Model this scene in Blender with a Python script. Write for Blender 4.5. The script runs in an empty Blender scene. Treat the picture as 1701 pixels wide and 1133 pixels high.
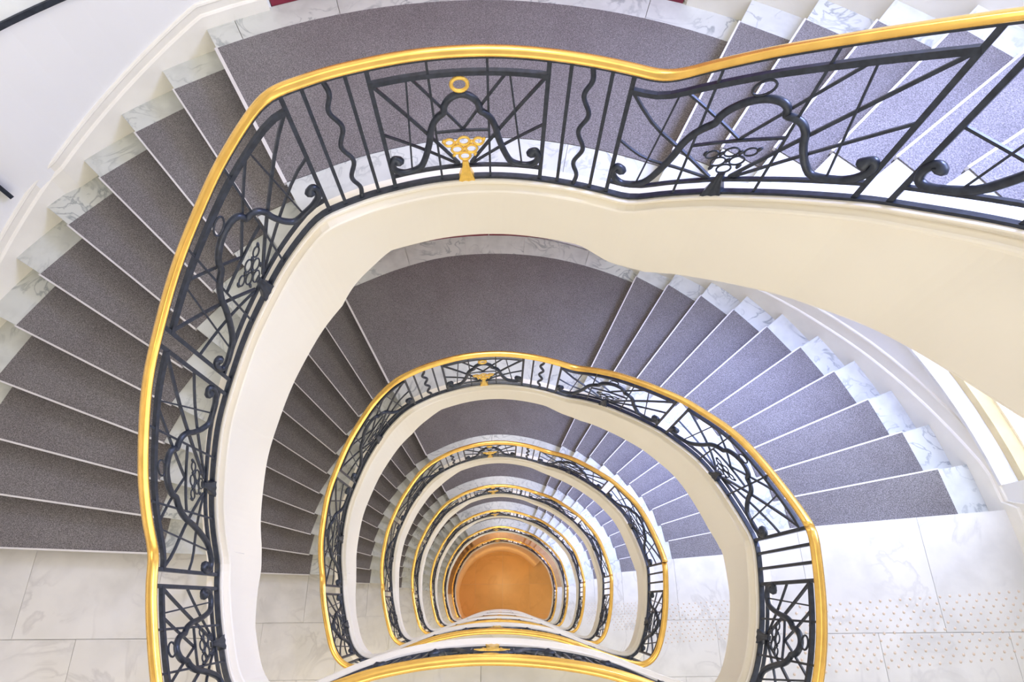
import bpy, math, random
from math import sin, cos, pi, radians as RD
from mathutils import Vector, Matrix

random.seed(7)
SC = bpy.context.scene
COL = SC.collection

# ------------------------------------------------------------------ measures
H = 3.6                       # one storey
h = H / 22                    # one riser
LEV = [0, 3.6, 7.36164, 11.11536, 14.94396, 18.9216, 23.15]   # floor levels below the first landing seen
ZGROUND = -26.3
CX, CY = -0.08, 0.10          # centre of the round wall
RW = 4.07                     # radius of the round wall

# ------------------------------------------------------------------ camera
F, NX, NY = 996.8, 834.65, 1000.58
nv = Vector((NX - 850.5, NY - 566.5, F)).normalized()
up = -nv
Yv = Vector((0, -1, 0)); Yv = (Yv - Yv.dot(nv) * nv).normalized()
Xv = Yv.cross(up)
cam = bpy.data.cameras.new('camera')
cam.sensor_width = 36.0
cam.lens = F / 1701 * 36.0
cam.clip_start = 0.05
cam.clip_end = 200
co = bpy.data.objects.new('camera', cam)
COL.objects.link(co)
cxw = Vector((Xv[0], Yv[0], up[0])); cyw = -Vector((Xv[1], Yv[1], up[1])); czw = -Vector((Xv[2], Yv[2], up[2]))
M = Matrix((cxw, cyw, czw)).transposed().to_4x4()
M.translation = Vector((0, 0, 1.3202 * H))
co.matrix_world = M
SC.camera = co

# ------------------------------------------------------------------ view, world, lights
SC.view_settings.view_transform = 'Standard'
SC.view_settings.look = 'None'
SC.view_settings.gamma = 1.0
SC.view_settings.use_curve_mapping = False
SC.view_settings.exposure = 0.13
SC.cycles.use_denoising = True
SC.cycles.max_bounces = 8
SC.cycles.diffuse_bounces = 5
SC.cycles.glossy_bounces = 3
SC.cycles.sample_clamp_indirect = 6

W = bpy.data.worlds.new('world'); SC.world = W; W.use_nodes = True
bg = W.node_tree.nodes['Background']
bg.inputs[0].default_value = (0.92, 0.94, 1.0, 1)
bg.inputs[1].default_value = 0.45


def area(name, loc, target, sx, sy, power, color, spread=180):
    l = bpy.data.lights.new(name, 'AREA'); l.shape = 'RECTANGLE'; l.size = sx; l.size_y = sy
    l.energy = power; l.color = color; l.spread = RD(spread)
    o = bpy.data.objects.new(name, l); COL.objects.link(o)
    o.location = loc
    o.rotation_euler = (Vector(target) - Vector(loc)).to_track_quat('-Z', 'Y').to_euler()
    return o


def polar(r, th):
    return (CX + r * cos(RD(th)), CY + r * sin(RD(th)))


ADDED_WIN = (34.0, 52.0)  # added window out of view, put in to bring blue light to the stairs
WIN = (10.2, 27.8)            # window opening in degrees on the round wall
for k, L in enumerate(LEV):
    # added fill from the front of each storey, brightens the far fascia
    area('front_fill', (0, -3.3, -L + 1.9), (0, 2.0, -L + 1.6), 5.0, 1.4, 76 if k < 6 else 8, (1.0, .93, .78))
    x, y = polar(4.28, 19.0)
    # daylight at the stair window of each storey, plus an added second source
    if k < 6:
        area('window_and_added_daylight', (x, y, -L + 1.32), (CX - .6, CY - .2, -L + 0.4), 1.15, 2.3, (70, 66, 64, 58, 54, 16, 0)[k], (0.56, 0.66, 1.0))
        x, y = polar(4.16, 43)
        area('window_and_added_daylight', (x, y, -L + 1.25), (CX + 2.0, CY + 1.2, -L - 1.9), 1.15, 1.5, 100, (0.42, 0.50, 1.0), 110)  # added blue light at the unseen second window, for the right flight
    # added fill lights over the landings and the half landing, for ambient light
    area('ceiling_fill', (-2.9, -1.3, -L + 3.1), (-2.6, -1.1, -L), .7, .7, 16 if k < 6 else 45, (1.0, .80, .52) if k < 6 else (1.0, .60, .28))
    area('ceiling_fill', (2.9, -1.3, -L + 3.1), (2.9, -1.3, -L), .7, .7, 8, (1.0, .97, .92))
    area('ceiling_fill', (-.08, 3.2, -L + H / 2 + 3.0), (-.08, 3.1, -L), .7, .5, 26 if k < 6 else 60, (1.0, .93, .84) if k < 6 else (1.0, .62, .30))
x, y = polar(4.28, 19.0)
area('window_and_added_daylight', (x, y, H + 1.32), (CX - .6, CY - .2, H - 1.6), 1.15, 2.3, 110, (0.50, 0.61, 1.0))
x, y = polar(4.16, 43)
area('window_and_added_daylight', (x, y, H + 1.25), (CX + 1.7, CY + 1.3, H - 1.9), 1.15, 1.5, 200, (0.42, 0.50, 1.0), 120)  # same added blue light, one storey up
area('front_fill', (0, -3.3, H + 1.9), (0, 2.0, H + .4), 5.0, 1.4, 75, (1.0, .94, .82))  # added front fill repeated for the camera's storey
for x, y in ((0, 1.2), (-1.2, .2), (1.2, .2)):
    area('hall_lamp', (x * 2.6, y * 1.2 - .6, ZGROUND + 3.0), (x, y, ZGROUND), .6, .6, 20, (1.0, .72, .34))
area('top_fill', (CX, 1.0, 9.5), (CX, .8, 0), 5.0, 5.0, 120, (1.0, 0.90, 0.75))  # added overhead fill light above the well


# ------------------------------------------------------------------ materials
def mat(name):
    m = bpy.data.materials.new(name); m.use_nodes = True
    nt = m.node_tree
    return m, nt, nt.nodes['Principled BSDF']


def N(nt, t, **kw):
    n = nt.nodes.new(t)
    for k, v in kw.items():
        setattr(n, k, v)
    return n


def coord(nt, scale=(1, 1, 1)):
    tc = N(nt, 'ShaderNodeTexCoord'); mp = N(nt, 'ShaderNodeMapping')
    mp.inputs['Scale'].default_value = scale
    nt.links.new(tc.outputs['Object'], mp.inputs[0])
    oi = N(nt, 'ShaderNodeObjectInfo')
    va = N(nt, 'ShaderNodeVectorMath', operation='SCALE'); va.inputs[3].default_value = 13.0
    cmb = N(nt, 'ShaderNodeCombineXYZ')
    for i in range(3):
        nt.links.new(oi.outputs['Random'], cmb.inputs[i])
    nt.links.new(cmb.outputs[0], va.inputs[0])
    add = N(nt, 'ShaderNodeVectorMath', operation='ADD')
    nt.links.new(mp.outputs[0], add.inputs[0]); nt.links.new(va.outputs[0], add.inputs[1])
    return add.outputs[0]


def ramp(nt, fac, stops):
    r = N(nt, 'ShaderNodeValToRGB')
    e = r.color_ramp.elements
    while len(e) < len(stops):
        e.new(0.5)
    for i, (p, c) in enumerate(stops):
        e[i].position = p; e[i].color = (*c, 1)
    nt.links.new(fac, r.inputs[0])
    return r.outputs[0]


def bump(nt, b, fac, strength, dist=0.002):
    n = N(nt, 'ShaderNodeBump'); n.inputs['Strength'].default_value = strength
    n.inputs['Distance'].default_value = dist
    nt.links.new(fac, n.inputs['Height']); nt.links.new(n.outputs[0], b.inputs['Normal'])


def marble(name, base, vein, scale=1.6, amount=.5):
    m, nt, b = mat(name)
    v = coord(nt)
    n1 = N(nt, 'ShaderNodeTexNoise'); n1.inputs['Scale'].default_value = scale; n1.inputs['Detail'].default_value = 9
    n1.inputs['Distortion'].default_value = 1.6
    nt.links.new(v, n1.inputs[0])
    c1 = ramp(nt, n1.outputs[0], [(.0, base), (.455, base), (.5, vein), (.53, base), (1, base)])
    n2 = N(nt, 'ShaderNodeTexNoise'); n2.inputs['Scale'].default_value = scale * 2.4; n2.inputs['Detail'].default_value = 6
    nt.links.new(v, n2.inputs[0])
    soft = tuple(x * .86 for x in base)
    c2 = ramp(nt, n2.outputs[0], [(.35, soft), (.62, base)])
    n3 = N(nt, 'ShaderNodeTexNoise'); n3.inputs['Scale'].default_value = scale * .8
    nt.links.new(v, n3.inputs[0])
    mask = ramp(nt, n3.outputs[0], [(.42, (0, 0, 0)), (.62, (amount, amount, amount))])
    mx = N(nt, 'ShaderNodeMix', data_type='RGBA')
    nt.links.new(mask, mx.inputs[0]); nt.links.new(c2, mx.inputs[6]); nt.links.new(c1, mx.inputs[7])
    nt.links.new(mx.outputs[2], b.inputs['Base Color'])
    b.inputs['Roughness'].default_value = .32
    b.inputs['Specular IOR Level'].default_value = .4
    return m


def plain(name, c, rough=.6, metal=0.0, var=.04, scale=6, bmp=0.0, spec=.5):
    m, nt, b = mat(name)
    v = coord(nt)
    n1 = N(nt, 'ShaderNodeTexNoise'); n1.inputs['Scale'].default_value = scale; n1.inputs['Detail'].default_value = 4
    nt.links.new(v, n1.inputs[0])
    lo = tuple(max(0, x * (1 - var)) for x in c); hi = tuple(min(1, x * (1 + var)) for x in c)
    nt.links.new(ramp(nt, n1.outputs[0], [(.35, lo), (.65, hi)]), b.inputs['Base Color'])
    b.inputs['Roughness'].default_value = rough
    b.inputs['Metallic'].default_value = metal
    b.inputs['Specular IOR Level'].default_value = spec
    if bmp:
        bump(nt, b, n1.outputs[0], bmp)
    return m


MARBLE = marble('white_veined_marble', (.61, .62, .57), (.28, .30, .29), 3.2, .9)
MARBLE_FLOOR = marble('landing_marble', (.69, .67, .62), (.49, .47, .44), 1.6, .6)
GROUT = plain('joint_filler', (.55, .53, .50), .8)
PLASTER = plain('white_plaster', (.90, .84, .70), .55, var=.012, scale=2)
WALLP = plain('wall_paint', (.86, .86, .85), .6, var=.012, scale=1.2)
SKIRT = plain('painted_skirting', (.86, .83, .74), .45, var=.02)
IRON = plain('black_wrought_iron', (.034, .041, .056), .38, 0.3, var=.25, scale=30)
BRASS = plain('polished_brass', (.93, .56, .13), .24, .72, var=.10, scale=9)
GOLD = plain('gilded_metal', (.95, .60, .12), .35, .45, var=.08, scale=40)
NOSE = plain('pale_nosing', (.66, .63, .60), .4, 0.0, var=.04)
SILLM = marble('sill_marble', (.84, .84, .84), (.6, .6, .6), 2.5, .3)
OCHRE = plain('ochre_stone', (.66, .56, .34), .55, var=.08, scale=5)
BURG = plain('burgundy_lacquer', (.20, .012, .035), .35, var=.15)
STUDM = plain('brass_stud', (.66, .54, .42), .4, .2)
ORANGE = marble('warm_lit_stone', (.72, .44, .17), (.60, .34, .12), .5, .5)  # warm lamplight partly put into the stone colour
SOFFIT = plain('soffit_paint', (.84, .83, .80), .7, var=.01)

CARPET, nt, b = mat('speckled_grey_carpet')
v = coord(nt)
rot = N(nt, 'ShaderNodeVectorRotate', rotation_type='EULER_XYZ'); rot.inputs['Rotation'].default_value = (.61, .43, .27)
nt.links.new(v, rot.inputs['Vector']); v = rot.outputs[0]
n1 = N(nt, 'ShaderNodeTexNoise'); n1.inputs['Scale'].default_value = 150; n1.inputs['Detail'].default_value = 3
n2 = N(nt, 'ShaderNodeTexNoise'); n2.inputs['Scale'].default_value = 3.0; n2.inputs['Detail'].default_value = 3
nt.links.new(v, n1.inputs[0]); nt.links.new(v, n2.inputs[0])
ca = ramp(nt, n1.outputs[0], [(.34, (.082, .073, .069)), (.5, (.160, .146, .140)), (.66, (.28, .257, .25))])
cb = ramp(nt, n2.outputs[0], [(.3, (.86, .84, .84)), (.7, (1, 1, 1))])
mx = N(nt, 'ShaderNodeMix', data_type='RGBA', blend_type='MULTIPLY'); mx.inputs[0].default_value = 1
nt.links.new(ca, mx.inputs[6]); nt.links.new(cb, mx.inputs[7])
nt.links.new(mx.outputs[2], b.inputs['Base Color'])
b.inputs['Roughness'].default_value = .55
b.inputs['Specular IOR Level'].default_value = .3
b.inputs['Sheen Weight'].default_value = .35
b.inputs['Sheen Roughness'].default_value = .5
bump(nt, b, n1.outputs[0], .6, .004)

GLASS, nt, b = mat('bright_window_pane')
b.inputs['Base Color'].default_value = (.9, .95, 1, 1)
b.inputs['Emission Color'].default_value = (.93, .97, 1, 1)
b.inputs['Emission Strength'].default_value = 1.6
b.inputs['Roughness'].default_value = .1


# ------------------------------------------------------------------ mesh helpers
class MB:
    def __init__(s):
        s.v = []; s.f = []

    def add(s, vs, fs):
        o = len(s.v); s.v += [tuple(p) for p in vs]; s.f += [tuple(i + o for i in f) for f in fs]
        return s

    def mesh(s, name, m, smooth=False):
        me = bpy.data.meshes.new(name); me.from_pydata(s.v, [], s.f); me.update()
        me.materials.append(m)
        if smooth:
            for p in me.polygons:
                p.use_smooth = True
        return me

    def obj(s, name, m, parent=None, smooth=False, kind=None, label=None):
        me = s.mesh(name, m, smooth)
        o = bpy.data.objects.new(name, me); COL.objects.link(o)
        if parent:
            o.parent = parent
        if kind:
            o['kind'] = kind
        if label:
            o['label'] = label
        return o


def empty(name, loc=(0, 0, 0), kind=None, label=None, cat=None, group=None, parent=None):
    o = bpy.data.objects.new(name, None); COL.objects.link(o); o.location = loc
    o.empty_display_size = .1
    if kind: o['kind'] = kind
    if label: o['label'] = label
    if cat: o['category'] = cat
    if group: o['group'] = group
    if parent: o.parent = parent
    return o


KIDS = {}
def copy_tree(o, parent=None, depth=0):
    c = o.copy(); COL.objects.link(c)
    if parent: c.parent = parent
    if o.name not in KIDS:
        KIDS[o.name] = list(o.children)
    for ch in KIDS[o.name]:
        copy_tree(ch, c, depth + 1)
    return c


def loft(mb, rings, closed_ring=True, closed_path=False, caps=True):
    """rings: list of equal-length point lists."""
    n = len(rings[0]); base = len(mb.v)
    for r in rings:
        mb.v += [tuple(p) for p in r]
    R = len(rings)
    for i in range(R if closed_path else R - 1):
        a = base + i * n; b_ = base + ((i + 1) % R) * n
        for j in range(n if closed_ring else n - 1):
            k = (j + 1) % n
            mb.f.append((a + j, a + k, b_ + k, b_ + j))
    if caps and closed_ring and not closed_path:
        mb.f.append(tuple(base + j for j in range(n))[::-1])
        mb.f.append(tuple(base + (R - 1) * n + j for j in range(n)))
    return mb


def prism(mb, poly, z0, z1):
    n = len(poly); o = len(mb.v)
    mb.v += [(x, y, z0) for x, y in poly] + [(x, y, z1) for x, y in poly]
    mb.f.append(tuple(o + i for i in range(n))[::-1]); mb.f.append(tuple(o + n + i for i in range(n)))
    for i in range(n):
        j = (i + 1) % n
        mb.f.append((o + i, o + j, o + n + j, o + n + i))
    return mb


def area2(poly):
    return sum(poly[i][0] * poly[(i + 1) % len(poly)][1] - poly[(i + 1) % len(poly)][0] * poly[i][1] for i in range(len(poly))) / 2


def clip(poly, x0, x1, y0, y1):
    def half(P, inside, cut):
        out = []
        for i in range(len(P)):
            a, b = P[i - 1], P[i]
            ia, ib = inside(a), inside(b)
            if ib:
                if not ia: out.append(cut(a, b))
                out.append(b)
            elif ia:
                out.append(cut(a, b))
        return out
    def cx_(v):
        return lambda a, b: (v, a[1] + (b[1] - a[1]) * (v - a[0]) / (b[0] - a[0]))
    def cy_(v):
        return lambda a, b: (a[0] + (b[0] - a[0]) * (v - a[1]) / (b[1] - a[1]), v)
    for ins, ct in ((lambda p: p[0] >= x0, cx_(x0)), (lambda p: p[0] <= x1, cx_(x1)),
                    (lambda p: p[1] >= y0, cy_(y0)), (lambda p: p[1] <= y1, cy_(y1))):
        if poly: poly = half(poly, ins, ct)
    q = []
    for p in poly:
        if not q or abs(p[0] - q[-1][0]) + abs(p[1] - q[-1][1]) > 1e-4: q.append(p)
    return q


# ------------------------------------------------------------------ plan of the well (edge line of the balustrade)
PTS = [(1.005,-.50),(.774,-.414),(.598,-.364),(.454,-.335),(.236,-.306),(.017,-.292),(-.201,-.292),(-.419,-.309),(-.563,-.33),(-.735,-.362),(-.872,-.405),(-1.0,-.445),(-1.22,-.535),(-1.42,-.605),(-1.58,-.64),(-1.70,-.612),(-1.79,-.54),(-1.86,-.44),(-1.92,-.27),(-1.972,-.1),(-2.01,.05),(-2.036,.19),(-2.045,.36),(-2.037,.508),(-2.02,.637),(-1.987,.775),(-1.942,.927),(-1.891,1.075),(-1.83,1.195),(-1.76,1.31),(-1.67,1.452),(-1.582,1.57),(-1.492,1.67),(-1.405,1.76),(-1.31,1.85),(-1.177,1.94),(-1.077,1.99),(-.972,2.035),(-.796,2.128),(-.619,2.189),(-.438,2.241),(-.23,2.274),(-.008,2.283),(.215,2.261),(.424,2.22),(.605,2.168),(.78,2.105),(.887,2.055),(1.005,1.985),(1.1,1.922),(1.269,1.78),(1.35,1.705),(1.5,1.553),(1.563,1.47),(1.622,1.38),(1.70,1.26),(1.765,1.13),(1.81,.98),(1.845,.81),(1.870,.62),(1.882,.46),(1.875,.34),(1.868,.22),(1.855,.08),(1.835,-.06),(1.80,-.23),(1.738,-.42),(1.66,-.56),(1.55,-.63),(1.42,-.625),(1.22,-.57)]
DENSE = []
n_ = len(PTS)
for i in range(n_):
    a, b_, c, d = (PTS[(i + j - 1) % n_] for j in range(4))
    for q in range(6):
        t = q / 6
        DENSE.append(tuple(.5 * (2 * b_[e] + (-a[e] + c[e]) * t + (2 * a[e] - 5 * b_[e] + 4 * c[e] - d[e]) * t * t + (-a[e] + 3 * b_[e] - 3 * c[e] + d[e]) * t ** 3) for e in (0, 1)))
for _ in range(2):            # iron out tracing wobble
    m_ = len(DENSE)
    DENSE = [tuple((DENSE[i - 3][e] + DENSE[i - 1][e] * 2 + DENSE[i][e] * 2 + DENSE[(i + 1) % m_][e] * 2 + DENSE[(i + 3) % m_][e]) / 8 for e in (0, 1)) for i in range(m_)]
# cumulative length and unwrapped travel angle psi = -theta
SS = [0.0]; m_ = len(DENSE)
for i in range(m_):
    a, b_ = DENSE[i], DENSE[(i + 1) % m_]
    SS.append(SS[-1] + math.hypot(b_[0] - a[0], b_[1] - a[1]))
LTOT = SS[-1]
PSI = []
for i in range(m_ + 1):
    p = DENSE[i % m_]
    a = -math.degrees(math.atan2(p[1] - CY, p[0] - CX))
    if PSI:
        while a < PSI[-1] - 180: a += 360
        while a > PSI[-1] + 180: a -= 360
    PSI.append(a)


def interp(x, xs, ys):
    if x <= xs[0]: return ys[0]
    if x >= xs[-1]: return ys[-1]
    lo, hi = 0, len(xs) - 1
    while hi - lo > 1:
        mid = (lo + hi) // 2
        if xs[mid] <= x: lo = mid
        else: hi = mid
    t = (x - xs[lo]) / (xs[hi] - xs[lo])
    return ys[lo] + (ys[hi] - ys[lo]) * t


def s_of_psi(p):
    w = 0
    while p < PSI[0]: p += 360; w -= 1
    while p >= PSI[0] + 360: p -= 360; w += 1
    return interp(p, PSI, SS) + w * LTOT


def psi_of_s(s):
    w = math.floor(s / LTOT); s -= w * LTOT
    return interp(s, SS, PSI) + 360 * w


def pos_s(s):
    s = s % LTOT
    lo, hi = 0, m_
    while hi - lo > 1:
        mid = (lo + hi) // 2
        if SS[mid] <= s: lo = mid
        else: hi = mid
    a, b_ = DENSE[lo], DENSE[hi % m_]
    t = (s - SS[lo]) / (SS[hi] - SS[lo])
    return (a[0] + (b_[0] - a[0]) * t, a[1] + (b_[1] - a[1]) * t)


def nrm_s(s):
    a, b_ = pos_s(s - .03), pos_s(s + .03)
    dx, dy = b_[0] - a[0], b_[1] - a[1]
    l = math.hypot(dx, dy)
    return (dy / l, -dx / l)      # towards the open well


ZK = [(-68.0, -1.67), (-8.2, .13), (185.0, .13), (243.9, 1.93), (292.0, 1.93), (351.8, 3.73), (420, 3.73)]
def zb(psi):
    # softened bends
    def raw(p): return interp(p, [k[0] for k in ZK], [k[1] for k in ZK])
    return (raw(psi - 2.0) + raw(psi - 1) + 2 * raw(psi) + raw(psi + 1) + raw(psi + 2.0)) / 6


def wp(s, z, off=0.0):
    x, y = pos_s(s); n = nrm_s(s)
    return Vector((x + n[0] * off, y + n[1] * off, z))


def sweep(mb, s0, s1, prof, step=.05, zf=None, caps=True):
    """prof: closed list of (offset towards the well, dz)."""
    n = max(2, int((s1 - s0) / step)); rings = []
    for i in range(n + 1):
        s = s0 + (s1 - s0) * i / n
        z = zf(s) if zf else zb(psi_of_s(s))
        x, y = pos_s(s); nn = nrm_s(s)
        rings.append([(x + nn[0] * o, y + nn[1] * o, z + dz) for o, dz in prof])
    loft(mb, rings, True, False, caps)
    return mb


# ------------------------------------------------------------------ nosing lines
def thL(k, inner):            # left flight, k = 1..11
    return (173.7 - 5.5 * (k - 1)) if inner else (175.6 - 5.66 * (k - 1))


def thR(k, inner):            # right flight, k = 1..11
    return (65.5 - 5.48 * (k - 1)) if inner else (64.0 - 5.64 * (k - 1))


UPPER = True                  # the uppermost storey is a little tighter than the ones below
def rcar(th):
    if UPPER: return interp(th, [8, 64, 90, 118, 175], [3.78, 3.80, 3.83, 3.81, 3.80])
    return interp(th, [8, 20, 64, 80, 100, 114, 175], [3.77, 3.78, 3.93, 3.96, 3.96, 3.90, 3.81])
def rwall(th):
    if UPPER: return interp(th, [0, 10, 64, 118, 180], [4.06, 4.06, 4.08, 4.05, 4.07])
    return interp(th, [0, 10, 36, 50, 64, 71, 81, 92, 103, 115, 125, 180], [4.06, 4.06, 4.11, 4.16, 4.12, 4.16, 4.22, 4.26, 4.25, 4.15, 4.08, 4.07])


def rho(th):                  # distance of the edge line from the centre at an angle
    x, y = pos_s(s_of_psi(-th)); return math.hypot(x - CX, y - CY)


def line_at(j, r, d=0.0):
    """point on nosing line j (1..22 counted up the storey) at distance r from the centre, shifted d metres forward (down the stairs)."""
    if j <= 11: ti, to = thL(j, 1), thL(j, 0)
    else: ti, to = thR(j - 11, 1), thR(j - 11, 0)
    a = Vector(polar(2.1, ti)); b_ = Vector(polar(4.05, to))
    dr = (b_ - a).normalized()
    c = a - Vector((CX, CY)); B = c.dot(dr); Cc = c.dot(c) - r * r
    t = -B + math.sqrt(max(0, B * B - Cc))
    p = a + dr * t
    side = Vector((-dr.y, dr.x))          # counter-clockwise = down the stairs
    return p + side * d


def rin(j):
    th = thL(j, 1) if j <= 11 else thR(j - 11, 1)
    return rho(th)


# ================================================================== SETTING
def floor_poly():
    P = []
    P.append((-4.3, .44)); q = line_at(1, 3.9, -.04); P.append((q.x, q.y))
    q = line_at(1, rin(1), -.04); P.append((q.x, q.y))
    s_a = s_of_psi(360 - thL(1, 1)); s_b = s_of_psi(-thR(11, 1))
    s = s_a
    pts = []
    n = 90
    for i in range(n + 1):
        s = s_a + (s_b - s_a) * i / n
        p = wp(s, 0, -.03); pts.append((p.x, p.y))
    P += pts
    q = line_at(22, rin(22) + .05, 0); P.append((q.x, q.y))
    q = line_at(22, 4.06, 0); P.append((q.x, q.y))
    P.append((4.3, .68)); P.append((4.3, -3.4)); P.append((-4.3, -3.4))
    return P


FP = floor_poly()
if area2(FP) < 0: FP = FP[::-1]


def build_floor(xmax=9.0):
    root = empty('floor', kind='structure')
    body = MB(); prism(body, clip(FP, -9, xmax, -9, 9), -.30, -.022)
    body.obj('floor_slab', GROUT, root)
    xs = [-4.3, -3.45, -2.5, -1.55, -.6, .35, 1.3, 2.25, 3.2, 4.3]
    ys = [-3.4, -2.8, -2.15, -1.5, -.85, -.22, .75]
    for j in range(len(ys) - 1):
        for i in range(len(xs) - 1):
            sh = .45 if (j % 2 == 0) else 0
            x0 = xs[i] + (sh if i else 0); x1 = xs[i + 1] + (sh if i + 1 < len(xs) - 1 else 0)
            c = clip(FP, x0 + .0015, min(x1 - .0015, xmax), ys[j] + .0015, ys[j + 1] - .0015)
            if len(c) < 3 or abs(area2(c)) < .004: continue
            m = MB(); prism(m, c, -.022, random.uniform(-.0008, 0))
            m.obj('stone_slab', MARBLE_FLOOR, root)
    return root


def build_half_landing():
    root = empty('floor_half_landing', kind='structure')
    zt = 11 * h
    TH0, TH1 = 118.6, 64.4
    def band(r0f, r1f, n, z0, z1, ta=None, tb=None, front=0, back=0):
        """ring sector between two nosing lines or angles."""
        poly_in, poly_out = [], []
        for i in range(n + 1):
            t = i / n
            for f, out in ((r0f, poly_in), (r1f, poly_out)):
                a = line_at(11, f(118), front) ; b_ = line_at(12, f(65), -back)
                tha = math.degrees(math.atan2(a.y - CY, a.x - CX)) if ta is None else ta
                thb = math.degrees(math.atan2(b_.y - CY, b_.x - CX)) if tb is None else tb
                th = tha + (thb - tha) * t
                out.append(polar(f(th), th))
        return poly_in + poly_out[::-1]
    fi = lambda th: rho(th) + .03
    b = MB(); P = band(fi, lambda th: rwall(th) + .02, 30, 0, 0, None, None, -.02, .03)
    if area2(P) < 0: P = P[::-1]
    prism(b, P, zt - .30, zt - .022)
    b.obj('landing_slab', GROUT, root)
    cuts_o = [None, 116.2, 106.0, 95.5, 85.0, 73.5, None]
    cuts_i = [None, 104, 91.5, 79, None]
    for cuts, f0, f1 in ((cuts_o, lambda th: 3.62, lambda th: rwall(th) + .02), (cuts_i, fi, lambda th: 2.85), ([None, 92, None], lambda th: 2.853, lambda th: 3.617)):
        for i in range(len(cuts) - 1):
            ta = cuts[i] - .03 if cuts[i] is not None else None
            tb = cuts[i + 1] + .03 if cuts[i + 1] is not None else None
            P = band(f0, f1, 10, 0, 0, ta, tb, 0.0, .05)
            if area2(P) < 0: P = P[::-1]
            m = MB(); prism(m, P, zt - .022, zt)
            m.obj('stone_slab', MARBLE, root)
    return root


def build_stairs():
    root = empty('floor_stairs', kind='structure')
    for j in list(range(1, 11)) + list(range(12, 22)):
        z = j * h
        rings = []
        for t in (0, 1):
            def pt(jj, d):
                r = (rin(jj) + .06) if t == 0 else rwall(thL(j, 0) if j < 12 else thR(j - 11, 0)) + .02
                return line_at(jj, r, d)
            A = pt(j, 0); R_ = pt(j, -.018); B = pt(j + 1, -.045)
            rings.append([(A.x, A.y, z), (B.x, B.y, z), (B.x, B.y, z - .16), (R_.x, R_.y, z - h - .06),
                          (R_.x, R_.y, z - .032), (A.x, A.y, z - .032)])
        m = MB(); loft(m, rings)
        m.obj('step', MARBLE, root)
    # sloping soffit under both flights
    for ja, jb in ((1, 11), (12, 22)):
        m = MB(); rings = []
        for j in range(ja, jb + 1):
            a = line_at(j, rin(j) + .07, 0); b_ = line_at(j, RW + .06, 0); z = j * h - .30 + (.0)
            rings.append([(a.x, a.y, z), (b_.x, b_.y, z), (b_.x, b_.y, z - .07), (a.x, a.y, z - .07)])
        loft(m, rings)
        m.obj('soffit', SOFFIT, root)
    return root


S_START = s_of_psi(-9.1)
S_END = S_START + LTOT
def depth_f(psi):             # height of the white fascia below the iron base
    return interp(psi, [-68, -14, 2, 172, 190, 240, 252, 286, 298, 346, 356, 400], [.87, .85, .68, .68, .95, .94, .62, .62, .86, .87, .76, .70])


def build_fascia(s0=S_START, s1=S_END, full=False):
    root = empty('trim_fascia', kind='structure')
    m = MB(); n = int((s1 - s0) / .05); rings = []
    for i in range(n + 1):
        s = s0 + (s1 - s0) * i / n; ps = psi_of_s(s)
        z = zb(ps); D_ = depth_f(ps)
        prof = [(-.075, -.006), (.028, -.006), (.036, -.012), (.036, -.022), (.020, -.034), (.020, -.050), (.058, -.062), (.064, -.072),
                (.064, -.086), (.05, -.094), (.036, -.12), (.022, -.13), (.022, -.155), (.004, -.165), (.004, -.20), (-.002, -D_ + .02), (-.010, -D_), (-.115, -D_), (-.115, -.30), (-.075, -.28)]
        x, y = pos_s(s); nn = nrm_s(s)
        rings.append([(x + nn[0] * o, y + nn[1] * o, z + dz) for o, dz in prof])
    loft(m, rings)
    m.obj('moulded_fascia', PLASTER, root)
    return root


# wall with real openings: cells of a (angle, height) grid
DOOR = (70.2, 112.4)
def outline():
    pts = [(4.0, -3.4, 'r'), (4.0, -2.6, 'r'), (4.0, -1.8, 'r'), (4.0, -1.0, 'r'), (4.0, -.3, 'r')]
    out = [(x, y, None) for x, y, _ in pts]
    return out


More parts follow.
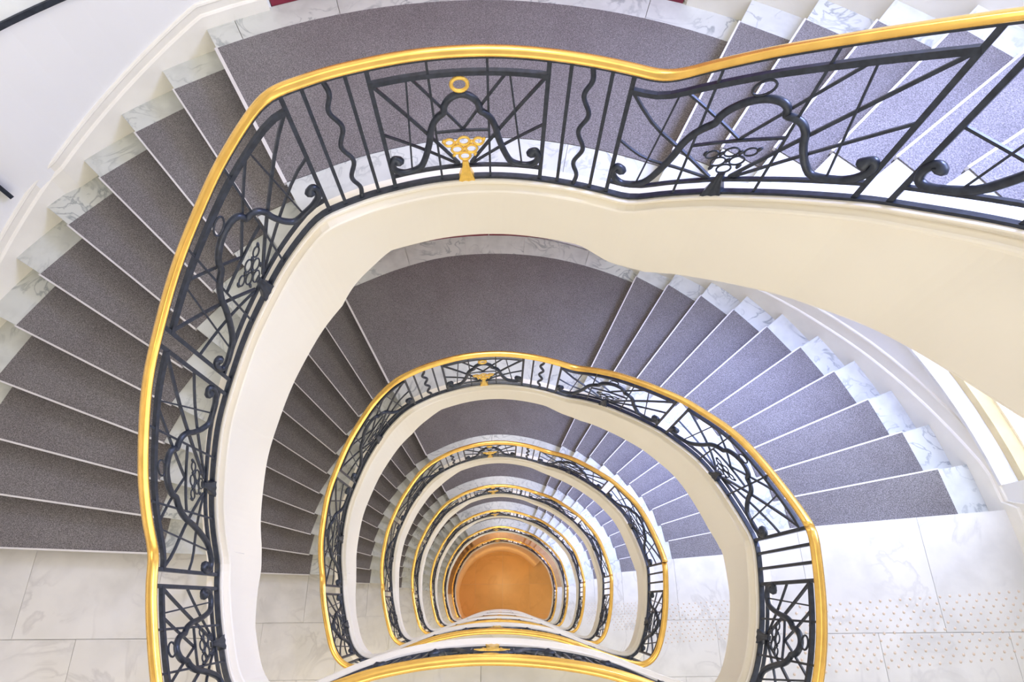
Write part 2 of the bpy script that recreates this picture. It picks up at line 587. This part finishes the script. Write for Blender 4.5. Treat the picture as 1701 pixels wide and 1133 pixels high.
def build_wall(zlo, zhi, openings=True):
    parts = {}
    def cells(a_list, z_list, holes):
        m = MB()
        T = .32
        for i in range(len(a_list) - 1):
            for jz in range(len(z_list) - 1):
                am = (a_list[i] + a_list[i + 1]) / 2; zm = (z_list[jz] + z_list[jz + 1]) / 2
                if any(a0 < am < a1 and z0 < zm < z1 for a0, a1, z0, z1 in holes): continue
                a, b_ = a_list[i], a_list[i + 1]; z0, z1 = z_list[jz], z_list[jz + 1]
                def P(th, off):
                    return wall_pt(th, off)
                v = []
                for z in (z0, z1):
                    for th, off in ((a, 0), (b_, 0), (b_, T), (a, T)):
                        x, y = P(th, off); v.append((x, y, z))
                m.add(v, [(0, 1, 5, 4), (2, 3, 7, 6), (1, 2, 6, 5), (3, 0, 4, 7), (4, 5, 6, 7), (3, 2, 1, 0)])
        return m
    def rng(a, b_, st): 
        n = max(1, round((b_ - a) / st)); return [a + (b_ - a) * i / n for i in range(n + 1)]
    zl = [zlo, .06, .5, 2.0, H / 2, H / 2 + 2.3, 2.55, zhi]
    zl = sorted(set([z for z in zl if zlo <= z <= zhi]))
    # parameter: degrees on the arc 0..180, beyond that straight walls (1 unit = 1 m)
    right = [-3.5, -1.5, 0] + rng(0, WIN[0], 3)[1:] + rng(WIN[0], WIN[1], 3)[1:] + rng(WIN[1], ADDED_WIN[0], 3)[1:] + rng(ADDED_WIN[0], ADDED_WIN[1], 3)[1:] + rng(ADDED_WIN[1], DOOR[0], 3)[1:] + rng(DOOR[0], 90, 3)[1:]
    left = rng(90, DOOR[1], 3) + rng(DOOR[1], 139.1, 3)[1:] + rng(139.1, 180, 3)[1:] + [181.5, 183.5]
    holes = [(WIN[0], WIN[1], .06, 2.55), (ADDED_WIN[0], ADDED_WIN[1], .5, 2.0), (DOOR[0], DOOR[1], H / 2, H / 2 + 2.3)] if openings else []  # middle hole belongs to the added window
    return cells(right, zl, holes), cells(left, zl, holes)


def wall_pt(a, off=0.0):
    """a in 0..180: degrees on the round wall; below 0 / above 180: metres along the straight side walls."""
    rr = rwall(a) + off
    if 139.1 < a <= 180: rr += .03 if off == 0 else 0
    if a < 0: return (CX + RW + off, CY + a)
    if a > 180: return (CX - RW - .03 - off, CY - (a - 180))
    return polar(rr, a)


def nos(th):                  # height of the nosing line at the round wall
    if th > 175.6: return 0.0
    if th > 118.9: return h * (1 + (175.6 - th) / 5.66)
    if th > 64.0: return 11 * h
    if th > 7.6: return h * (12 + (64 - th) / 5.64)
    return H


def build_baseboard(side):
    """moulded skirting that climbs with the stairs"""
    m = MB()
    if side == 'left':
        segs = [[a for a in [183.3, 181.5, 180.0] + [180 - 1.5 * i for i in range(1, 41)] + [118.9, 116, 112.6]]]
        h1, h2 = .10, .17
    else:
        segs = [[69.9, 67, 64.0] + [64 - 1.5 * i for i in range(1, 38)] + [7.6, 4, 0, -1.0, -2.0, -3.3]]
        h1, h2 = .20, .40
    for A in segs:
        rings = []
        for a in A:
            z = nos(a) if a <= 180 else 0
            zl_ = z - (.20 if 7.6 <= a <= 175.6 else .0)
            hh1, hh2 = h1, h2
            if side == 'right':
                tt = interp(a, [7.6, 30, 64], [0, .6, 1]); hh1 = .12 + .10 * tt; hh2 = .24 + .18 * tt
            if 7.6 < a < 28.5:
                hh2 = min(hh2, H + .034 - z); hh1 = min(hh1, hh2 - .03)
            p = lambda o: wall_pt(a, 0) if o == 0 else wall_pt_in(a, o)
            rings.append([(*p(0), zl_), (*p(.030), zl_), (*p(.030), z + hh1 - .012), (*p(.022), z + hh1), (*p(.014), z + hh1 + .004),
                          (*p(.014), z + hh2 - .02), (*p(.020), z + hh2 - .012), (*p(.016), z + hh2), (*p(0), z + hh2 + .004)])
        loft(m, rings)
    o = m.obj('baseboard_' + side, SKIRT, kind='structure')
    return o


def wall_pt_in(a, o):
    x, y = wall_pt(a, 0)
    if a < 0: return (x - o, y)
    if a > 180: return (x + o, y)
    d = math.hypot(x - CX, y - CY); return (CX + (x - CX) * (d - o) / d, CY + (y - CY) * (d - o) / d)


def arcbox(m, th0, th1, r0, r1, z0, z1, n=6):
    rings = []
    for i in range(n + 1):
        th = th0 + (th1 - th0) * i / n
        a = polar(r0, th); b_ = polar(r1, th)
        rings.append([(*a, z0), (*b_, z0), (*b_, z1), (*a, z1)])
    loft(m, rings)
    return m


def build_window():
    root = empty('window_1', kind='structure')
    arcbox(MB(), 0, 1, 1, 2, 0, 1)
    m = MB(); arcbox(m, WIN[0], WIN[1], RW - .03, 4.20, .035, .062); m.obj('window_sill', SILLM, root)
    m = MB(); arcbox(m, WIN[0], WIN[1], 4.19, 4.31, .062, .13); m.obj('window_frame', OCHRE, root, label='ochre stone strip at the foot of the window')
    for a, b_ in ((WIN[0], WIN[0] + .9), (WIN[1] - .9, WIN[1]), (18.6, 19.3)):
        m = MB(); arcbox(m, a, b_, 4.33, 4.37, .13, 2.55, 1); m.obj('window_frame', PLASTER, root)
    m = MB(); arcbox(m, WIN[0], WIN[1], 4.32, 4.37, 2.45, 2.55); m.obj('window_frame', PLASTER, root)
    m = MB(); arcbox(m, WIN[0], WIN[1], 4.31, 4.34, .105, .15); m.obj('window_frame', PLASTER, root)
    for a, b_ in ((WIN[0] + .9, 18.6), (19.3, WIN[1] - .9)):
        m = MB(); arcbox(m, a, b_, 4.36, 4.37, .13, 2.5); m.obj('pane', GLASS, root)
    m = MB(); arcbox(m, ADDED_WIN[0], ADDED_WIN[1], 4.10, 4.40, .47, .50); m.obj('window_sill', SILLM, root)  # from here on, parts of the added unseen window with its glowing pane
    m = MB(); arcbox(m, ADDED_WIN[0], ADDED_WIN[1], 4.34, 4.38, .50, .56); m.obj('window_frame', PLASTER, root)
    m = MB(); arcbox(m, ADDED_WIN[0], ADDED_WIN[1], 4.34, 4.38, 1.94, 2.0); m.obj('window_frame', PLASTER, root)
    for a, b_ in ((ADDED_WIN[0], ADDED_WIN[0] + .8), (42.6, 43.4), (ADDED_WIN[1] - .8, ADDED_WIN[1])):
        m = MB(); arcbox(m, a, b_, 4.34, 4.38, .56, 1.94, 1); m.obj('window_frame', PLASTER, root)
    m = MB(); arcbox(m, ADDED_WIN[0] + .8, ADDED_WIN[1] - .8, 4.385, 4.39, .56, 1.94); m.obj('pane', GLASS, root)
    return root


def build_door():
    root = empty('door_1', kind='structure')
    z0 = H / 2
    n = 4; w = (DOOR[1] - DOOR[0]) / n
    for i in range(n):
        a = DOOR[0] + i * w + .08; b_ = DOOR[0] + (i + 1) * w - .08
        m = MB(); arcbox(m, a, b_, RW - .015, RW + .03, z0 + .001, z0 + 2.29, 3)
        leaf = m.obj('door_leaf', BURG, root)
        for za, zc in ((.15, .95), (1.1, 2.1)):
            q = MB(); arcbox(q, a + 1.5, b_ - 1.5, RW - .030, RW - .014, z0 + za, z0 + zc, 3)
            q.obj('panel', BURG, leaf)
        if i in (1, 2):
            th = b_ - .8 if i == 1 else a + .8
            q = MB(); arcbox(q, th - .25, th + .25, RW - .07, RW - .014, z0 + 1.0, z0 + 1.14, 1); q.obj('door_handle', BRASS, leaf)
    m = MB(); arcbox(m, DOOR[0] - .01, DOOR[1] + .01, RW + .03, RW + .3, z0 - .02, z0 + .003, 14); m.obj('door_threshold', MARBLE, root)
    return root


# ================================================================== THINGS
def rect_bar(mb, pts, nrms, w, d):
    """flat bar along 3D points; w across, d along the wall normal"""
    rings = []
    for i, p in enumerate(pts):
        t = (pts[min(i + 1, len(pts) - 1)] - pts[max(i - 1, 0)]).normalized()
        n = nrms[i]; b_ = t.cross(n).normalized()
        rings.append([p + b_ * w / 2 + n * d / 2, p - b_ * w / 2 + n * d / 2, p - b_ * w / 2 - n * d / 2, p + b_ * w / 2 - n * d / 2])
    loft(mb, rings)


def round_bar(mb, pts, nrms, rad, seg=8, closed=False):
    rings = []; n = len(pts)
    for i, p in enumerate(pts):
        if closed: t = (pts[(i + 1) % n] - pts[i - 1]).normalized()
        else: t = (pts[min(i + 1, n - 1)] - pts[max(i - 1, 0)]).normalized()
        nn = nrms[i]; nn = (nn - nn.dot(t) * t).normalized(); b_ = t.cross(nn)
        r = rad[i] if isinstance(rad, (list, tuple)) else rad
        rings.append([p + (b_ * cos(2 * pi * k / seg) + nn * sin(2 * pi * k / seg)) * r for k in range(seg)])
    loft(mb, rings, True, closed)


class Panel:
    """maps (u 0..1 along, t metres above the base rail) onto the balustrade surface"""
    def __init__(s, s0, s1): s.s0, s.s1 = s0, s1
    def p(s, u, t, off=0.0):
        q = s.s0 + (s.s1 - s.s0) * u
        return wp(q, zb(psi_of_s(q)) + t, off)
    def n(s, u):
        a = nrm_s(s.s0 + (s.s1 - s.s0) * u); return Vector((a[0], a[1], 0))
    def line(s, a, b_, k=6, off=0.0):
        us = [a[0] + (b_[0] - a[0]) * i / k for i in range(k + 1)]; ts = [a[1] + (b_[1] - a[1]) * i / k for i in range(k + 1)]
        return [s.p(u, t, off) for u, t in zip(us, ts)], [s.n(u) for u in us]


SCROLL = [(.930, .206), (.934, .222), (.946, .238), (.966, .234), (.979, .200), (.968, .156), (.932, .126), (.88, .116), (.802, .136), (.758, .206), (.727, .285), (.709, .345), (.697, .400), (.672, .456), (.64, .492), (.607, .515),
          (.600, .552), (.580, .586), (.542, .614), (.497, .625)]
SCROLL = SCROLL + [(1 - u - .006, t) for u, t in SCROLL[-2::-1]]


def smooth_path(P, k=5):
    out = []
    for i in range(len(P) - 1):
        a, b_, c, d = P[max(i - 1, 0)], P[i], P[i + 1], P[min(i + 2, len(P) - 1)]
        for q in range(k):
            t = q / k
            out.append(tuple(.5 * (2 * b_[e] + (-a[e] + c[e]) * t + (2 * a[e] - 5 * b_[e] + 4 * c[e] - d[e]) * t * t + (-a[e] + 3 * b_[e] - 3 * c[e] + d[e]) * t ** 3) for e in (0, 1)))
    out.append(P[-1]); return out


SCROLL_S = smooth_path(SCROLL, 3)


def build_panel(root, s0, s1, gold):
    P = Panel(s0, s1); L = s1 - s0
    k = max(8, int(L / .06))
    m = MB(); p, n = P.line((.0, .748), (1., .748), k); rect_bar(m, p, n, .026, .024)
    pan = m.obj('panel', IRON, root)
    m = MB(); p, n = P.line((.0, .098), (1., .098), k); rect_bar(m, p, n, .016, .020); m.obj('lower_rail', IRON, pan)
    def bar(a, b_, w, d, off=0.0):
        m = MB(); p, n = P.line(a, b_, 8, off); rect_bar(m, p, n, w, d); m.obj('bar', IRON, pan)
    for u in (.325, .658): bar((u, 0), (u, .84), .012, .012, .004)
    bar((.012, .735), (.452, .115), .015, .014, -.004); bar((.988, .735), (.530, .115), .015, .014, -.004)
    bar((.008, .418), (.440, .112), .012, .012, -.004); bar((.992, .428), (.545, .112), .012, .012, -.004)
    bar((.225, .738), (.493, .378), .012, .012, -.006); bar((.763, .738), (.497, .378), .012, .012, -.006)
    bar((.200, .738), (.135, .135), .009, .009, .006); bar((.785, .738), (.870, .135), .009, .009, .006)
    bar((.325, .372), (.658, .372), .012, .012, 0)
    # scroll: thick bar that ends in curled balls; the curl keeps its true shape however long the panel
    sc = .83 / L
    def mapu(u):
        if u < .12: return u * sc
        if u > .88: return 1 - (1 - u) * sc
        c = .12 * sc; return c + (u - .12) * (1 - 2 * c) / .76
    def fit(u): return mapu(u)
    if sc > 1.0:
        fit = lambda u: u
    pts = [P.p(fit(u), t, .008) for u, t in SCROLL_S]; nn = [P.n(fit(u)) for u, t in SCROLL_S]
    N_ = len(pts); rad = [.0185] * N_
    for i in range(8):
        r = (.022, .029, .030, .028, .024, .0205, .0185, .0185)[i]
        rad[i] = r; rad[N_ - 1 - i] = r
    m = MB(); round_bar(m, pts, nn, rad, 8); m.obj('scroll', IRON, pan, True)
    mt = GOLD if gold else IRON
    lab = 'gilded' if gold else None
    def ring(mb, u, t, r, thick):
        q = []; nq = []
        for i in range(18):
            a = 2 * pi * i / 18
            uu = u + r * cos(a) / L
            q.append(P.p(uu, t + r * sin(a), .012)); nq.append(P.n(uu))
        round_bar(mb, q, nq, thick, 6, True)
    m = MB(); ring(m, .495, .688, .040, .010 if gold else .006); m.obj('ring', mt, pan, True, label='gilded ring' if gold else None)
    m = MB()
    c = .494; g = .83 / L if L > .83 else 1
    for du, t, r in ((-.095, .300, .026), (0, .306, .030), (.095, .300, .026), (-.047, .245, .030), (.047, .245, .030), (0, .190, .030)):
        ring(m, c + du * .83 / L, t, r, .0075 if gold else .005)
    for du, t in ((-.13, .315), (.13, .315), (-.048, .300), (.048, .300), (0, .250), (-.07, .205), (.07, .205)):
        q = [P.p(c + du * .83 / L + x, t + y, .012) for x, y in ((-.004, -.012), (.0, .0), (.006, .010))]
        round_bar(m, q, [P.n(c)] * 3, [.008, .010, .006], 6)
    m.obj('rosette', mt, pan, True, label='gilded cluster of small rings' if gold else None)
    m = MB(); rings = []
    for t, w, d in ((.150, .016, .012), (.115, .018, .016), (.06, .030, .018), (.0, .046, .022), (-.014, .048, .024)):
        row = []
        for sx, sd in ((-1, 1), (-.6, 1.15), (-.2, 1), (.2, 1.15), (.6, 1), (1, 1.1), (1, -1), (-1, -1)):
            row.append(P.p(c + sx * w / L, t, sd * d + .004))
        rings.append(row)
    loft(m, rings); m.obj('clasp', mt, pan, label='gilded flared clasp' if gold else None)
    return pan


def post(root, s, w=.022, top=.845, name='post'):
    m = MB(); z = zb(psi_of_s(s)); n = nrm_s(s); nn = Vector((n[0], n[1], 0))
    rect_bar(m, [wp(s, z + t) for t in (-.005, .3, .6, top)], [nn] * 4, w, .020)
    return m.obj(name, IRON, root)


def wavy(root, s):
    m = MB(); z = zb(psi_of_s(s)); pts = []; nn = []
    for i in range(41):
        t = i / 40
        a = .019 * sin(2 * pi * 3.5 * t) * min(1, 6 * t, 6 * (1 - t) + .1)
        pts.append(wp(s + a, z + t * .842)); n = nrm_s(s); nn.append(Vector((n[0], n[1], 0)))
    round_bar(m, pts, nn, .013, 8)
    return m.obj('wavy_baluster', IRON, root, True)


def s_front(x):               # arc position of the front edge at a given x
    best = min((abs(DENSE[i][0] - x), i) for i in range(m_) if DENSE[i][1] < -.25)
    s = SS[best[1]]
    while s < s_of_psi(20): s += LTOT
    while s > s_of_psi(170): s -= LTOT
    return s


def build_balustrade(smin=-1e9):
    root = empty('balustrade')
    sp = s_of_psi
    m = MB()
    prof = [(-.026, .852), (-.031, .860), (-.030, .870), (-.022, .873), (-.019, .882), (-.008, .886), (.008, .886), (.019, .882), (.022, .873), (.030, .870), (.031, .860), (.026, .852)]
    s0, s1 = max(S_START, smin), S_END
    sweep(m, s0, s1, prof, .035); m.obj('handrail', BRASS, root, True, label='polished brass handrail')
    m = MB(); sweep(m, s0, s1, [(-.020, .838), (.020, .838), (.020, .852), (-.020, .852)], .05); m.obj('handrail_bar', IRON, root)
    m = MB(); sweep(m, s0, s1, [(-.016, -.006), (.016, -.006), (.016, .012), (-.016, .012)], .05); m.obj('base_rail', IRON, root)
    xs = lambda x: s_front(x)
    posts = [sp(-9.0), sp(-.2), sp(20.6), sp(24.0), xs(.62), xs(.345), xs(-.485), xs(-.76), sp(156.4), sp(159.0), sp(180.0), sp(182.7), sp(213.8), sp(216.1),
             sp(245.2), sp(255.7), sp(277.8), sp(288.1), sp(317.0), sp(320.1)]
    for s in posts:
        if s >= smin: post(root, s)
    a, b_ = xs(.62), xs(.345); c, d = xs(-.485), xs(-.76)
    thin = [sp(-6.2), sp(-3.2), a + (b_ - a) * .25, a + (b_ - a) * .75, c + (d - c) * .25, c + (d - c) * .75, sp(247.8), sp(253.1), sp(280.5), sp(285.5)]
    for s in thin:
        if s >= smin: post(root, s, .018, .84, 'baluster')
    for s in ((a + b_) / 2, (c + d) / 2, sp(250.45), sp(283.0)):
        if s >= smin: wavy(root, s)
    for s0_, s1_, g in ((sp(-.2), sp(20.6), 0), (sp(24.0), xs(.62), 0), (xs(.345), xs(-.485), 1), (xs(-.76), sp(156.4), 0), (sp(159.0), sp(180.0), 0),
                        (sp(182.7), sp(213.8), 0), (sp(216.1), sp(245.2), 0), (sp(255.7), sp(277.8), 1), (sp(288.1), sp(317.0), 0), (sp(320.1), sp(351.0), 0)):
        if s0_ >= smin: build_panel(root, s0_, s1_, g)
    return root


def rc_in(j): return rin(j) + .40
def rc_out(j): return rcar(thL(j, 0) if j <= 11 else thR(j - 11, 0))


def build_runner():
    root = empty('carpet_runner')
    m = MB(); T = .007
    js = list(range(1, 22))
    for j in js:
        z = j * h
        if j == 11:
            ins, outs = [], []
            n = 22
            a0 = line_at(11, rc_in(11), .004); a1 = line_at(11, rc_out(11), .004); b0 = line_at(12, rc_in(12), -.03); b1 = line_at(12, rc_out(12), -.03)
            g = lambda p: math.degrees(math.atan2(p.y - CY, p.x - CX))
            rings = []
            for i in range(n + 1):
                t = i / n
                ti = g(a0) + (g(b0) - g(a0)) * t; to = g(a1) + (g(b1) - g(a1)) * t
                pi_ = polar(rho(ti) + .40, ti); po = polar(rcar(to), to)
                rings.append([(*pi_, z), (*po, z), (*po, z + T), (*pi_, z + T)])
            loft(m, rings)
            A0, A1 = line_at(11, rc_in(11), .004), line_at(11, rc_out(11), .004)
            R0, R1 = line_at(11, rc_in(11), -.010), line_at(11, rc_out(11), -.010)
        else:
            A0, A1 = line_at(j, rc_in(j), .004), line_at(j, rc_out(j), .004)
            B0, B1 = line_at(j + 1, rc_in(j + 1), -.012), line_at(j + 1, rc_out(j + 1), -.012)
            R0, R1 = line_at(j, rc_in(j), -.010), line_at(j, rc_out(j), -.010)
            n = 4; rings = []
            for i in range(n + 1):
                t = i / n
                pa = A0.lerp(A1, t); pb = B0.lerp(B1, t)
                rings.append([(pa.x, pa.y, z), (pb.x, pb.y, z), (pb.x, pb.y, z + T), (pa.x, pa.y, z + T)])
            loft(m, rings)
        # riser
        q = [(A0, z - .034, z + T), (R0, z - h, z - .034)]
        for (p0, p1, za, zc) in ((A0, A1, z - .036, z + T), (R0, R1, z - h + T, z - .032)):
            d = line_at(j, 3.0, .0) - line_at(j, 3.0, -.007)
            v = [(p0.x, p0.y, za), (p1.x, p1.y, za), (p1.x + d.x, p1.y + d.y, za), (p0.x + d.x, p0.y + d.y, za),
                 (p0.x, p0.y, zc), (p1.x, p1.y, zc), (p1.x + d.x, p1.y + d.y, zc), (p0.x + d.x, p0.y + d.y, zc)]
            m.add(v, [(3, 2, 1, 0), (4, 5, 6, 7), (0, 1, 5, 4), (1, 2, 6, 5), (2, 3, 7, 6), (3, 0, 4, 7)])
        # pale nosing strip over the edge
        e = MB(); wdt = .022 if j == 11 else .012
        a = line_at(j, rc_in(j) - .004, .014); b_ = line_at(j, rc_out(j) + .004, .014); c = line_at(j, rc_in(j) - .004, .014 - wdt); d = line_at(j, rc_out(j) + .004, .014 - wdt)
        prism(e, [(a.x, a.y), (c.x, c.y), (d.x, d.y), (b_.x, b_.y)], z - .012, z + T + .004)
        e.obj('nosing_strip', NOSE, root, label='pale nosing strip')
    m.obj('carpet', CARPET, root)
    return root


def build_studs():
    """grid of little warning studs on the right landing"""
    root = empty('tactile_strip', (0, 0, 0))
    m = MB(); R = 7
    rings = [[(0.0105 * sc_ * cos(2 * pi * i / R), 0.0105 * sc_ * sin(2 * pi * i / R), z) for i in range(R)] for sc_, z in ((1, 0), (.85, .003), (.45, .005))]
    loft(m, rings)
    me = m.mesh('stud', STUDM)
    # rows run along the strip, staggered
    o0 = Vector((2.02, -.05)); ux = Vector((cos(RD(3.2)), sin(RD(3.2)))); uy = Vector((sin(RD(3.2)), -cos(RD(3.2))))
    n = 0
    for r in range(11):
        for c in range(27):
            p = o0 + ux * (c * .075 + (.0375 if r % 2 else 0)) + uy * (r * .0425)
            if p.x > 3.9 or n >= 300: continue
            s = s_of_psi(-math.degrees(math.atan2(p.y - CY, p.x - CX)))
            if math.hypot(p.x - CX, p.y - CY) < rho(math.degrees(math.atan2(p.y - CY, p.x - CX))) + .12: continue
            o = bpy.data.objects.new('stud', me); COL.objects.link(o); o.parent = root
            o.location = (p.x, p.y, 0); n += 1
    return root


# ------------------------------------------------------------------ build one storey, then repeat
ORD = ['topmost', 'second from the top', 'third from the top', 'fourth from the top', 'fifth from the top', 'sixth from the top', 'lowest']
scl = [1.0] + [(LEV[k] - LEV[k - 1]) / H for k in range(1, 7)]

fl = build_floor(); hl = build_half_landing(); stp = build_stairs(); fa = build_fascia()
bl = build_balustrade(); rn = build_runner(); stn = build_studs()
bbl = build_baseboard('left'); bbr = build_baseboard('right')
wn = build_window(); dr = build_door()
wr_m, wl_m = build_wall(0, H)
wr = wr_m.obj('wall_right', WALLP, kind='structure'); wl = wl_m.obj('wall_left', WALLP, kind='structure')
bk = MB(); prism(bk, [(-4.4, -3.7), (4.4, -3.7), (4.4, -3.38), (-4.4, -3.38)], 0, H)
bk = bk.obj('wall_back', WALLP, kind='structure')

for d in (bl, rn, stn):
    d['group'] = {'balustrade': 'balustrades stacked down the stairwell', 'carpet_runner': 'carpet runners of the stair storeys', 'tactile_strip': 'studded warning strips on the right landings'}[d.name]
bl['category'] = 'balustrade'; rn['category'] = 'carpet'; stn['category'] = 'studs'
LB = {0: ('topmost and largest brass-topped wrought iron balustrade, beside the uppermost stairs in view',
          'topmost speckled grey carpet runner, with pale nosing strips, on the uppermost stairs',
          'brass studs set in the uppermost right landing, largest of the studded strips')}
for k in range(1, 7):
    LB[k] = (f'brass-topped wrought iron balustrade, {ORD[k]} of the stacked rings' if k < 6 else 'smallest wrought iron balustrade at the bottom, around the orange floor',
             f'speckled grey carpet runner with pale nosings, {ORD[k]} of the stair storeys',
             f'studded warning strip on the right landing, {ORD[k]} of its kind')

UPPER = False
low = {hl.name: build_half_landing(), stp.name: build_stairs(), rn.name: build_runner(), bbl.name: build_baseboard('left'), bbr.name: build_baseboard('right')}
a_, b_ = build_wall(0, H)
low[wr.name] = a_.obj('wall_right', WALLP, kind='structure'); low[wl.name] = b_.obj('wall_left', WALLP, kind='structure')
low[rn.name]['group'] = rn['group']; low[rn.name]['category'] = 'carpet'
USED = set()
HONEY = marble('brown_honey_stone', (.40, .25, .11), (.30, .18, .08), 1.2, .5)
UPPER = False
hl6 = build_half_landing(); st6 = build_stairs()
for o in list(hl6.children) + list(st6.children):
    if o.data.materials[0] is MARBLE: o.data.materials[0] = HONEY
S6 = s_of_psi(158.9)
low6 = {hl.name: hl6, stp.name: st6, fl.name: build_floor(-1.0), fa.name: build_fascia(S6), bl.name: build_balustrade(S6)}
low6[bl.name]['group'] = bl['group']; low6[bl.name]['category'] = 'balustrade'
proto = [(fl, None), (hl, None), (stp, None), (fa, None), (bl, 0), (rn, 1), (stn, 2), (bbl, None), (bbr, None), (wn, None), (dr, None), (wr, None), (wl, None), (bk, None)]
for k in range(7):
    for o, li in proto:
        if k == 0: c = o
        else:
            if (o is stn and k > 4) or (o is rn and k > 5): continue
            src = low.get(o.name, o)
            if k == 6 and o.name in low6: src = low6[o.name]
            if src is not o and src.name not in USED: c = src; USED.add(src.name)
            else: c = copy_tree(src)
        c.location.z = -LEV[k]
        c.scale = (1, 1, scl[k])
        if li is not None: c['label'] = LB[k][li]
        if o is wn: c.name = f'window_{k + 1}'
        if o is dr:
            c.name = f'door_{k + 1}'
            if k: c.scale = (1.045, 1.045, scl[k]); c.location.x = -.045 * CX; c.location.y = -.045 * CY
# the storey the camera stands in: floor and walls only
for o in (fl, bk, wr, wl, wn):
    c = copy_tree(o); c.location.z = H
    if o is wn: c.name = 'window_8'

# ------------------------------------------------------------------ ground floor hall
g = empty('floor_ground', kind='structure')
xs = [-5.2 + 1.3 * i for i in range(9)]; ys = [-4.4 + 1.3 * i for i in range(8)]
sl = MB(); prism(sl, [(-5.2, -4.4), (5.2, -4.4), (5.2, 4.7), (-5.2, 4.7)], ZGROUND - .2, ZGROUND - .02); sl.obj('floor_slab', GROUT, g)
for i in range(8):
    for j in range(7):
        m = MB(); prism(m, [(xs[i] + .002, ys[j] + .002), (xs[i + 1] - .002, ys[j] + .002), (xs[i + 1] - .002, ys[j + 1] - .002), (xs[i] + .002, ys[j + 1] - .002)], ZGROUND - .02, ZGROUND)
        m.obj('stone_slab', ORANGE, g)
wg = MB()
R5 = 4.6
ring = [(CX + 4.6 * cos(2 * pi * i / 40), CY + 4.6 * sin(2 * pi * i / 40)) for i in range(41)]
rings = [[(x, y, ZGROUND), (x, y, -LEV[6] - .3), (CX + (x - CX) * 1.05, CY + (y - CY) * 1.05, -LEV[6] - .3), (CX + (x - CX) * 1.05, CY + (y - CY) * 1.05, ZGROUND)] for x, y in ring]
loft(wg, rings, True, False, False); wg.obj('wall_ground', plain('warm_plaster', (.85, .66, .45), .6), kind='structure')
# solid string wall under the lowest flight, down to the hall floor
m = MB(); s0, s1 = s_of_psi(150), s_of_psi(318); n = 80; rings = []
for i in range(n + 1):
    s = s0 + (s1 - s0) * i / n; z = -LEV[6] + zb(psi_of_s(s)) - .55
    rings.append([tuple(wp(s, z, -.005)), tuple(wp(s, z, -.11)), tuple(wp(s, ZGROUND, -.11)), tuple(wp(s, ZGROUND, -.005))])
loft(m, rings); m.obj('wall_string', plain('peach_plaster', (.88, .66, .42), .5), kind='structure')

# dark-framed window and a dark upright strip high on the left wall
m = MB(); arcbox(m, 119.5, 134.6, 4.03, 4.06, 2.275, 2.31, 8); wq = empty('window_9', kind='structure'); m.obj('window_frame', IRON, wq)
m = MB(); arcbox(m, 119.5, 120.1, 4.03, 4.06, 2.31, 3.4, 1); m.obj('window_frame', IRON, wq)
m = MB(); arcbox(m, 133.8, 134.6, 4.03, 4.06, 2.31, 3.4, 1); m.obj('window_frame', IRON, wq)
m = MB(); arcbox(m, 120.1, 133.8, 4.045, 4.055, 2.31, 3.4, 8); m.obj('pane', plain('frosted_pane', (.86, .88, .84), .3), wq)
m = MB(); arcbox(m, 142.9, 143.3, 4.03, 4.12, 1.38, 2.9, 1); m.obj('trim_1', IRON, kind='structure')
